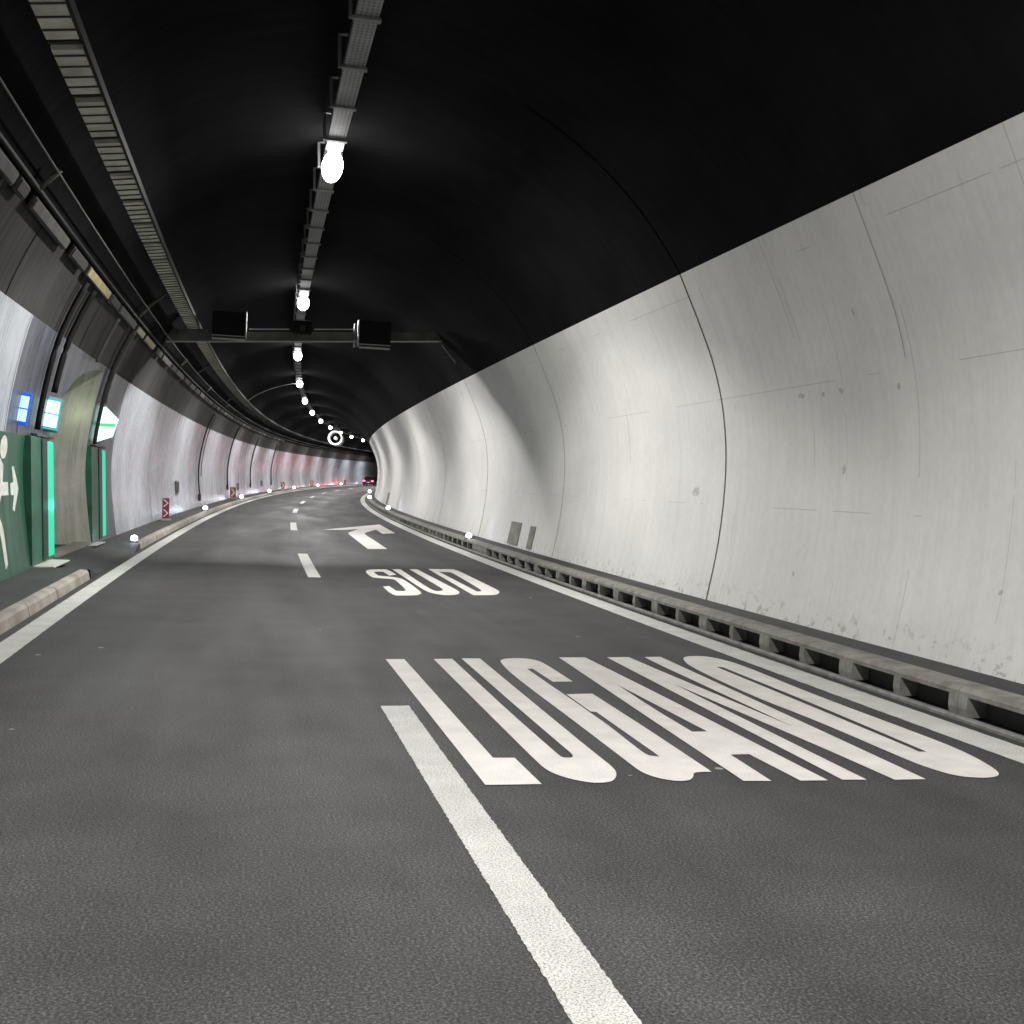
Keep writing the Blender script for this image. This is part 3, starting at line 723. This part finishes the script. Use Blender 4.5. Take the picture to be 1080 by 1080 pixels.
# ------------------------------------------------------------------ jet fan
jf = empty('jet_fan', 109.0, 1.42, 5.27, 'round jet fan with a bright ring hanging from the ceiling near the bend', 'fan')
bm = bmesh.new()
def ring(bm, y, r0, r1, n=36):
    return [[bm.verts.new((r*math.cos(2*math.pi*i/n), y, r*math.sin(2*math.pi*i/n))) for i in range(n)] for r in (r0, r1)]
def loft(bm, A, B):
    n = len(A)
    for i in range(n): bm.faces.new((A[i], A[(i+1) % n], B[(i+1) % n], B[i]))
prof = [(-1.3, .50), (-1.45, .54), (-1.5, .64), (-1.42, .69), (-1.2, .65), (1.2, .65), (1.42, .69), (1.5, .64), (1.45, .54), (1.3, .50)]
rr = []
for y, r in prof: rr.append([bm.verts.new((r*math.cos(2*math.pi*i/36), y, r*math.sin(2*math.pi*i/36))) for i in range(36)])
for i in range(len(rr)): loft(bm, rr[i], rr[(i+1) % len(rr)])
link('casing', bm, 'white', jf)
bm = bmesh.new(); hp = [(-1.4, .02), (-1.3, .12), (-1.1, .17), (.8, .17), (1.0, .02)]; rr = []
for y, r in hp: rr.append([bm.verts.new((r*math.cos(2*math.pi*i/20), y, r*math.sin(2*math.pi*i/20))) for i in range(20)])
for i in range(len(rr)-1): loft(bm, rr[i], rr[i+1])
link('hub', bm, 'white', jf)
for q in range(8):
    a_ = q*math.pi/4; box('blade', (.4*math.cos(a_), -.4, .4*math.sin(a_)), (.42, .02, .16), 'black', jf, 0, Matrix.Rotation(-a_, 3, 'Y')) if False else None
bm = bmesh.new()
for q in range(8):
    a_ = q*math.pi/4
    vsx = bbox(bm, (0, 0, 0), (.32, .03, .2), 0, Matrix.Rotation(.5, 3, 'X')); bmesh.ops.translate(bm, vec=(.33, 0, 0), verts=vsx)
    bmesh.ops.rotate(bm, verts=vsx, cent=(0, 0, 0), matrix=Matrix.Rotation(a_, 3, 'Y')); bmesh.ops.translate(bm, vec=(0, .2, 0), verts=vsx)
link('blades', bm, 'black', jf)
for q in (-.9, .9): box('hanger', (0, q, 1.2), (.4, .06, 1.15), 'darksteel', jf)

# arc cable crossing the ceiling left of the lamps
ca = tubeobj('ceiling_cable', [W(61.9, u, h) for u, h in catmull([(.2, 6.72), (-.58, 6.57), (-1.41, 6.28), (-2.15, 5.9), (-2.5, 5.6)], 4)], .02, 'galv')
tag(ca, 'thin pale cable arching from the lamp row down the left side of the ceiling', 'cable')

# ------------------------------------------------------------------ emergency exit frames, strips and signs
def exit_frame(s0, s1, st0, st1, label):
    t = anchor('exit_portal', s0, -4.4, .17, label, 'portal')
    sweep('green_panel', rrect(-4.62, -4.39, .22, 2.24, .01), s0, s1, .5, 'green', t, closed=True)
    sweep('return_panel', rrect(-4.62, -4.37, .24, 2.22, .01), s1+.004, st0-.004, .5, 'darkgreen', t, closed=True)
    sweep('light_strip', rrect(-4.60, -4.40, .25, 2.2, .02), st0, st1, .5, 'strip', t, closed=True)
    sweep('top_cap', rrect(-4.62, -4.38, 2.244, 2.29, .01), s0+.5, st1, .5, 'greysteel', t, closed=True)
    return t
EP = exit_frame(18.9, 19.75, 20.2, 20.93, 'nearer dark green sheet frame of the emergency exit, with a glowing emerald strip')
exit_frame(25.32, 26.3, 26.75, 27.5, 'farther dark green sheet frame of the emergency exit, with a glowing emerald strip')

def sign_box(s, u, h, wx, hz, label, face, frame_m, bars, name='exit_sign', depth=.22):
    t = empty(name, s, u, h, label, 'sign')
    box('casing', (0, depth/2, 0), (wx, depth, hz), frame_m, t, .015)
    box('border', (0, -.006, 0), (wx*.86, .012, hz*.9), bars, t)
    for zz in (-1, 1):
        bm = bmesh.new()
        for xx in (-1, 1): bbox(bm, (xx*wx*.19, -.018, zz*hz*.2), (wx*.36, .012, hz*.36), .003)
        link('lit_panel', bm, face, t)
    return t
lo = bpy.data.lights.new('strip_glow', 'POINT'); lo.energy = 6.0; lo.color = (.1, 1, .6); lo.shadow_soft_size = .1
lo = bpy.data.objects.new('strip_glow', lo); C.objects.link(lo); lo.parent = EP; lo.location = W(21.2, -4.35, 1.1) - EP.location
t = sign_box(20.3, -4.37, 2.66, .42, .58, 'lit white and teal box sign at the near side of the exit opening', 'signface', 'galv', 'signteal')
t.rotation_euler = (0, math.radians(10), -centre(20)[3] + .30)
t = SIGN_REFLECTION = sign_box(18.2, -4.40, 2.62, .26, .50, 'smaller blue-rimmed glowing box, standing for the white exit sign reflected in the left wall', 'reflblueface', 'reflblue', 'reflblue', depth=.12)  # added glowing box in place of the exit sign's reflection in the wall
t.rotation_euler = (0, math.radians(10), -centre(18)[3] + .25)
t = empty('exit_sign', 26.3, -4.27, 2.76, 'bright lit sign with green and yellow stripes on the far side of the exit opening', 'sign')
bm = bmesh.new(); t.rotation_euler = (0, .04, .25)
pr = [(-.30, -.30), (-.14, -.40), (.20, -.27), (.31, .12), (.04, .38), (-.28, .33)]
fr = [bm.verts.new((x, 0, z)) for x, z in pr]; bk = [bm.verts.new((x, .16, z)) for x, z in pr]
bm.faces.new(fr); bm.faces.new(bk[::-1])
for i in range(len(pr)): bm.faces.new((fr[i], fr[(i+1) % 6], bk[(i+1) % 6], bk[i]))
link('casing', bm, 'signface', t)
box('green_band', (.04, -.008, -.02), (.42, .01, .07), 'signgreen', t); box('green_band', (-.20, -.016, .12), (.16, .01, .13), 'signgreen', t); box('yellow_band', (-.20, -.016, -.14), (.16, .01, .12), 'signyellow', t)

lo = bpy.data.lights.new('recess_fill', 'POINT'); lo.energy = 4; lo.color = (.85, 1, .7); lo.shadow_soft_size = .12  # unseen fill light added to brighten the exit recess, parented to the sign
lo = bpy.data.objects.new('recess_fill', lo); C.objects.link(lo); lo.parent = t; lo.location = (-.62, -1.3, .15)
# pipes and cables on the left wall
def wall_pipe(s, h0, h1, r, label, mat='black', box_end=False, wob=.0, group=None):
    t = anchor('wall_conduit', s, left_u(h0)+.05, h0, label, 'conduit', group)
    n = 14; pts = []
    for i in range(n+1):
        h = h0 + (h1-h0)*i/n; pts.append(W(s + wob*math.sin(i*.9), left_u(h) + .04 + r, h - .02*(h > 4)))
    tubeobj('pipe', pts, r, mat, t)
    if box_end:
        bm = bmesh.new(); r_ = bbox(bm, (0, 0, 0), (.12, .22, .34), .015)
        bmesh.ops.translate(bm, vec=(0.02, 0, -.15), verts=bm.verts[:]); link('end_box', bm, 'darksteel', t)
    return t
wall_pipe(19.35, 2.35, 4.75, .045, 'left of two thick black cables running down the wall to the exit signs')
wall_pipe(20.15, 3.0, 4.75, .05, 'right of two thick black cables running down the wall to the exit signs')
wall_pipe(23.6, 3.85, 4.75, .035, 'grey bracket conduit coming down the haunch to the top of the exit opening', 'greysteel')
wall_pipe(25.75, 2.3, 4.8, .04, 'dark conduit running down in front of the green and yellow striped sign', 'darksteel')
wall_pipe(26.15, 3.2, 4.8, .03, 'thin grey conduit beside the dark one above the striped sign', 'greysteel')
wall_pipe(55.7, .75, 4.6, .035, 'dark conduit down the left wall ending in a small box above the second guide light', 'darksteel', True)
wall_pipe(57.2, 1.6, 4.6, .02, 'thin grey conduit close behind the boxed conduit on the left wall', 'greysteel')
wall_pipe(72.5, 1.05, 4.7, .045, 'dark conduit down the left wall ending in a box above the first chevron marker', 'darksteel', True)
wall_pipe(89.5, 1.0, 4.6, .05, 'dark boxed conduit on the left wall between the first and second chevron markers', 'darksteel', True)
wall_pipe(107, 1.0, 4.6, .05, 'far dark boxed conduit on the left wall at the second chevron marker', 'darksteel', True)
# small plates on the left wall
def plate(s, h, label, u=None, sz=(.06, .5, .42)):
    t = empty('wall_box', s, left_u(h)+.03 if u is None else u, h, label, 'box'); box('body', (0, 0, 0), sz, 'cabinet', t, .01); box('cover', (.04, 0, .02), (.02, sz[1]*.8, sz[2]*.75), 'darksteel', t, .004); return t
plate(46.4, 1.15, 'small grey box on the left wall just past the red and white marker', sz=(.06, .9, .55))
plate(80, .85, 'small dark box on the left wall beyond the first chevron marker', sz=(.06, 1.0, .5))
plate(99, .9, 'small dark box on the left wall beyond the second chevron marker', sz=(.06, 1.1, .5))

# red and white marker, chevron markers
def marker(s, u, h, w_, hh, label, main, group):
    t = empty('marker_post', s, u, h, label, 'marker post', group)
    box('foot', (0, 0, .03), (w_*1.5, .3, .06), 'kerb_light', t, .01)
    box('panel', (0, 0, hh/2+.08), (w_, .05, hh), main, t, .01)
    bm = bmesh.new()
    n_ = 2 if main == 'red' else 1
    for q in range(n_):
        z = .08 + hh*(q+.5)/n_; e_ = hh/n_*.36; th = w_*.34 if n_ == 1 else w_*.2
        pts = [(-w_*.40, z+e_), (-w_*.40+th, z+e_), (w_*.42, z), (-w_*.40+th, z-e_), (-w_*.40, z-e_), (w_*.42-th, z)]
        if q == 1: pts = [(-x, z_) for x, z_ in pts] if False else pts
        vs_ = [bm.verts.new((x, -.032, z_)) for x, z_ in pts]; bm.faces.new((vs_[0], vs_[1], vs_[2], vs_[5])); bm.faces.new((vs_[5], vs_[2], vs_[3], vs_[4]))
    link('arrow_mark', bm, 'white', t); return t
marker(39.0, -4.15, .17, .22, .66, 'red marker panel with white arrow marks standing on the left footway', 'red', None)
for s, l in ((73.0, 'first'), (115.0, 'second'), (143.0, 'third'), (176.0, 'fourth')):
    marker(s, -4.15, .17, .36, .65, '%s orange and white chevron marker along the left wall from the camera' % l, 'orange', 'chevron markers along the left wall')

# guide lights on the kerbs
def guide(label, group):
    t = empty('guide_light', 0, 0, 0, label, 'guide light', group)
    box('housing', (0, 0, .015), (.2, .24, .03), 'galv', t, .008)
    bm = bmesh.new(); bmesh.ops.create_uvsphere(bm, u_segments=14, v_segments=8, radius=1); bmesh.ops.scale(bm, vec=(.075, .075, .065), verts=bm.verts[:])
    bmesh.ops.translate(bm, vec=(0, -.04, .085), verts=bm.verts[:]); o = link('lens', bm, 'led', t)
    for pl in o.data.polygons: pl.use_smooth = True
    return t
GD = bpy.data.lights.new('guide_glow', 'POINT'); GD.energy = 1.8; GD.specular_factor = .15; GD.color = (.75, .82, 1.0); GD.shadow_soft_size = .06
gp = None
for side, arr, uu, hh in (('left', [26.9 + 23.75*i for i in range(8)], -3.72, .165), ('right', [30.5, 56.6, 82.2, 108.9, 134, 159], 4.53, .272)):
    for i, s in enumerate(arr):
        lab = '%s bright white guide light on the %s kerb, counted from the camera' % (NTH[i], side) if i else 'nearest bright white guide light on the %s kerb' % side
        if gp is None: gp = t = guide(lab, 'guide lights on the kerbs')
        else: t = copy_tree(gp); t['label'] = lab
        frame(t, s, uu, hh)
        sc = 1.0 + max(0, s-26)/70; t.scale = (min(sc, 1.9),)*3
        lo = bpy.data.objects.new('guide_glow', GD); C.objects.link(lo); lo.parent = t; lo.location = (0, -.06, .19)

# ------------------------------------------------------------------ cabinets at the foot of the right wall
def rcab(s0, s1, h0, h1, label, name):
    t = anchor(name, s0, 5.1, h0, label, 'cabinet')
    n = 6; prof = [(right_u(h0 + (h1-h0)*q/n) - .02, h0 + (h1-h0)*q/n) for q in range(n+1)]
    back = [(u+.06, h) for u, h in prof][::-1]
    sweep('door', prof + back, s0, s1, .5, 'cabinet', t, closed=True)
    return t
c1 = rcab(26.75, 27.9, .32, .87, 'olive grey cabinet door at the foot of the right wall, farther of the pair', 'wall_cabinet')
o = sweep('stay', [(right_u(.6)-.035, .42), (right_u(.6)-.03, .46)], 26.8, 27.8, .5, 'kerb_pale', c1)
c2 = rcab(25.25, 25.75, .32, .84, 'narrow grey panel at the foot of the right wall, nearer of the pair', 'wall_cabinet')
c3 = rcab(66.0, 67.6, .35, 1.0, 'far dark narrow panel at the foot of the right wall near the bend', 'wall_cabinet')

# ------------------------------------------------------------------ the car far ahead
car = empty('car', 186.5, -1.75, 0, 'dark red car with lit tail lamps far ahead beside the end of the right wall', 'car')
bm = bmesh.new()
secs = [(-2.2, .35, .95, .80), (-2.1, .28, 1.0, .86), (-1.0, .25, 1.0, .88), (1.0, .25, .95, .88), (2.0, .3, .8, .84), (2.2, .4, .7, .75)]
rr = []
for y, z0, z1, hw in secs: rr.append([bm.verts.new(q) for q in ((-hw, y, z0), (hw, y, z0), (hw*1.0, y, (z0+z1)/2), (hw*.94, y, z1), (-hw*.94, y, z1), (-hw, y, (z0+z1)/2))])
for i in range(len(rr)-1): loft(bm, rr[i], rr[i+1])
bm.faces.new(rr[0]); bm.faces.new(rr[-1][::-1]); link('body', bm, 'car', car)
bm = bmesh.new(); a_ = [bm.verts.new(q) for q in ((-.80, -2.0, .98), (.80, -2.0, .98), (.80, 1.1, .98), (-.80, 1.1, .98))]; b_ = [bm.verts.new(q) for q in ((-.6, -1.4, 1.46), (.6, -1.4, 1.46), (.6, .3, 1.46), (-.6, .3, 1.46))]
loft(bm, a_, b_); bm.faces.new(b_); link('cabin_glass', bm, 'glass', car)
box('roof', (0, -.55, 1.475), (1.14, 1.6, .03), 'car', car, .01)
for x in (-.84, .84):
    for y in (-1.35, 1.4):
        bm = bmesh.new(); r_ = bmesh.ops.create_cone(bm, cap_ends=True, segments=20, radius1=.32, radius2=.32, depth=.2)
        bmesh.ops.rotate(bm, verts=bm.verts[:], cent=(0, 0, 0), matrix=Matrix.Rotation(math.pi/2, 3, 'Y')); bmesh.ops.translate(bm, vec=(x*.96, y, .32), verts=bm.verts[:])
        link('wheel', bm, 'rubber', car)
for x in (-.66, .66): box('tail_lamp', (x, -2.22, .78), (.30, .06, .16), 'tail', car, .01)
box('number_plate', (0, -2.215, .55), (.5, .03, .12), 'white', car)
TL = bpy.data.lights.new('tail_glow', 'AREA'); TL.shape = 'RECTANGLE'; TL.size = .8; TL.size_y = .5; TL.energy = 8; TL.color = (1, .05, .1)
for x in (-.66, .66):
    lo = bpy.data.objects.new('tail_glow', TL); C.objects.link(lo); lo.parent = car; lo.location = (x, -2.35, .9); lo.rotation_euler = (math.radians(-90), 0, 0)
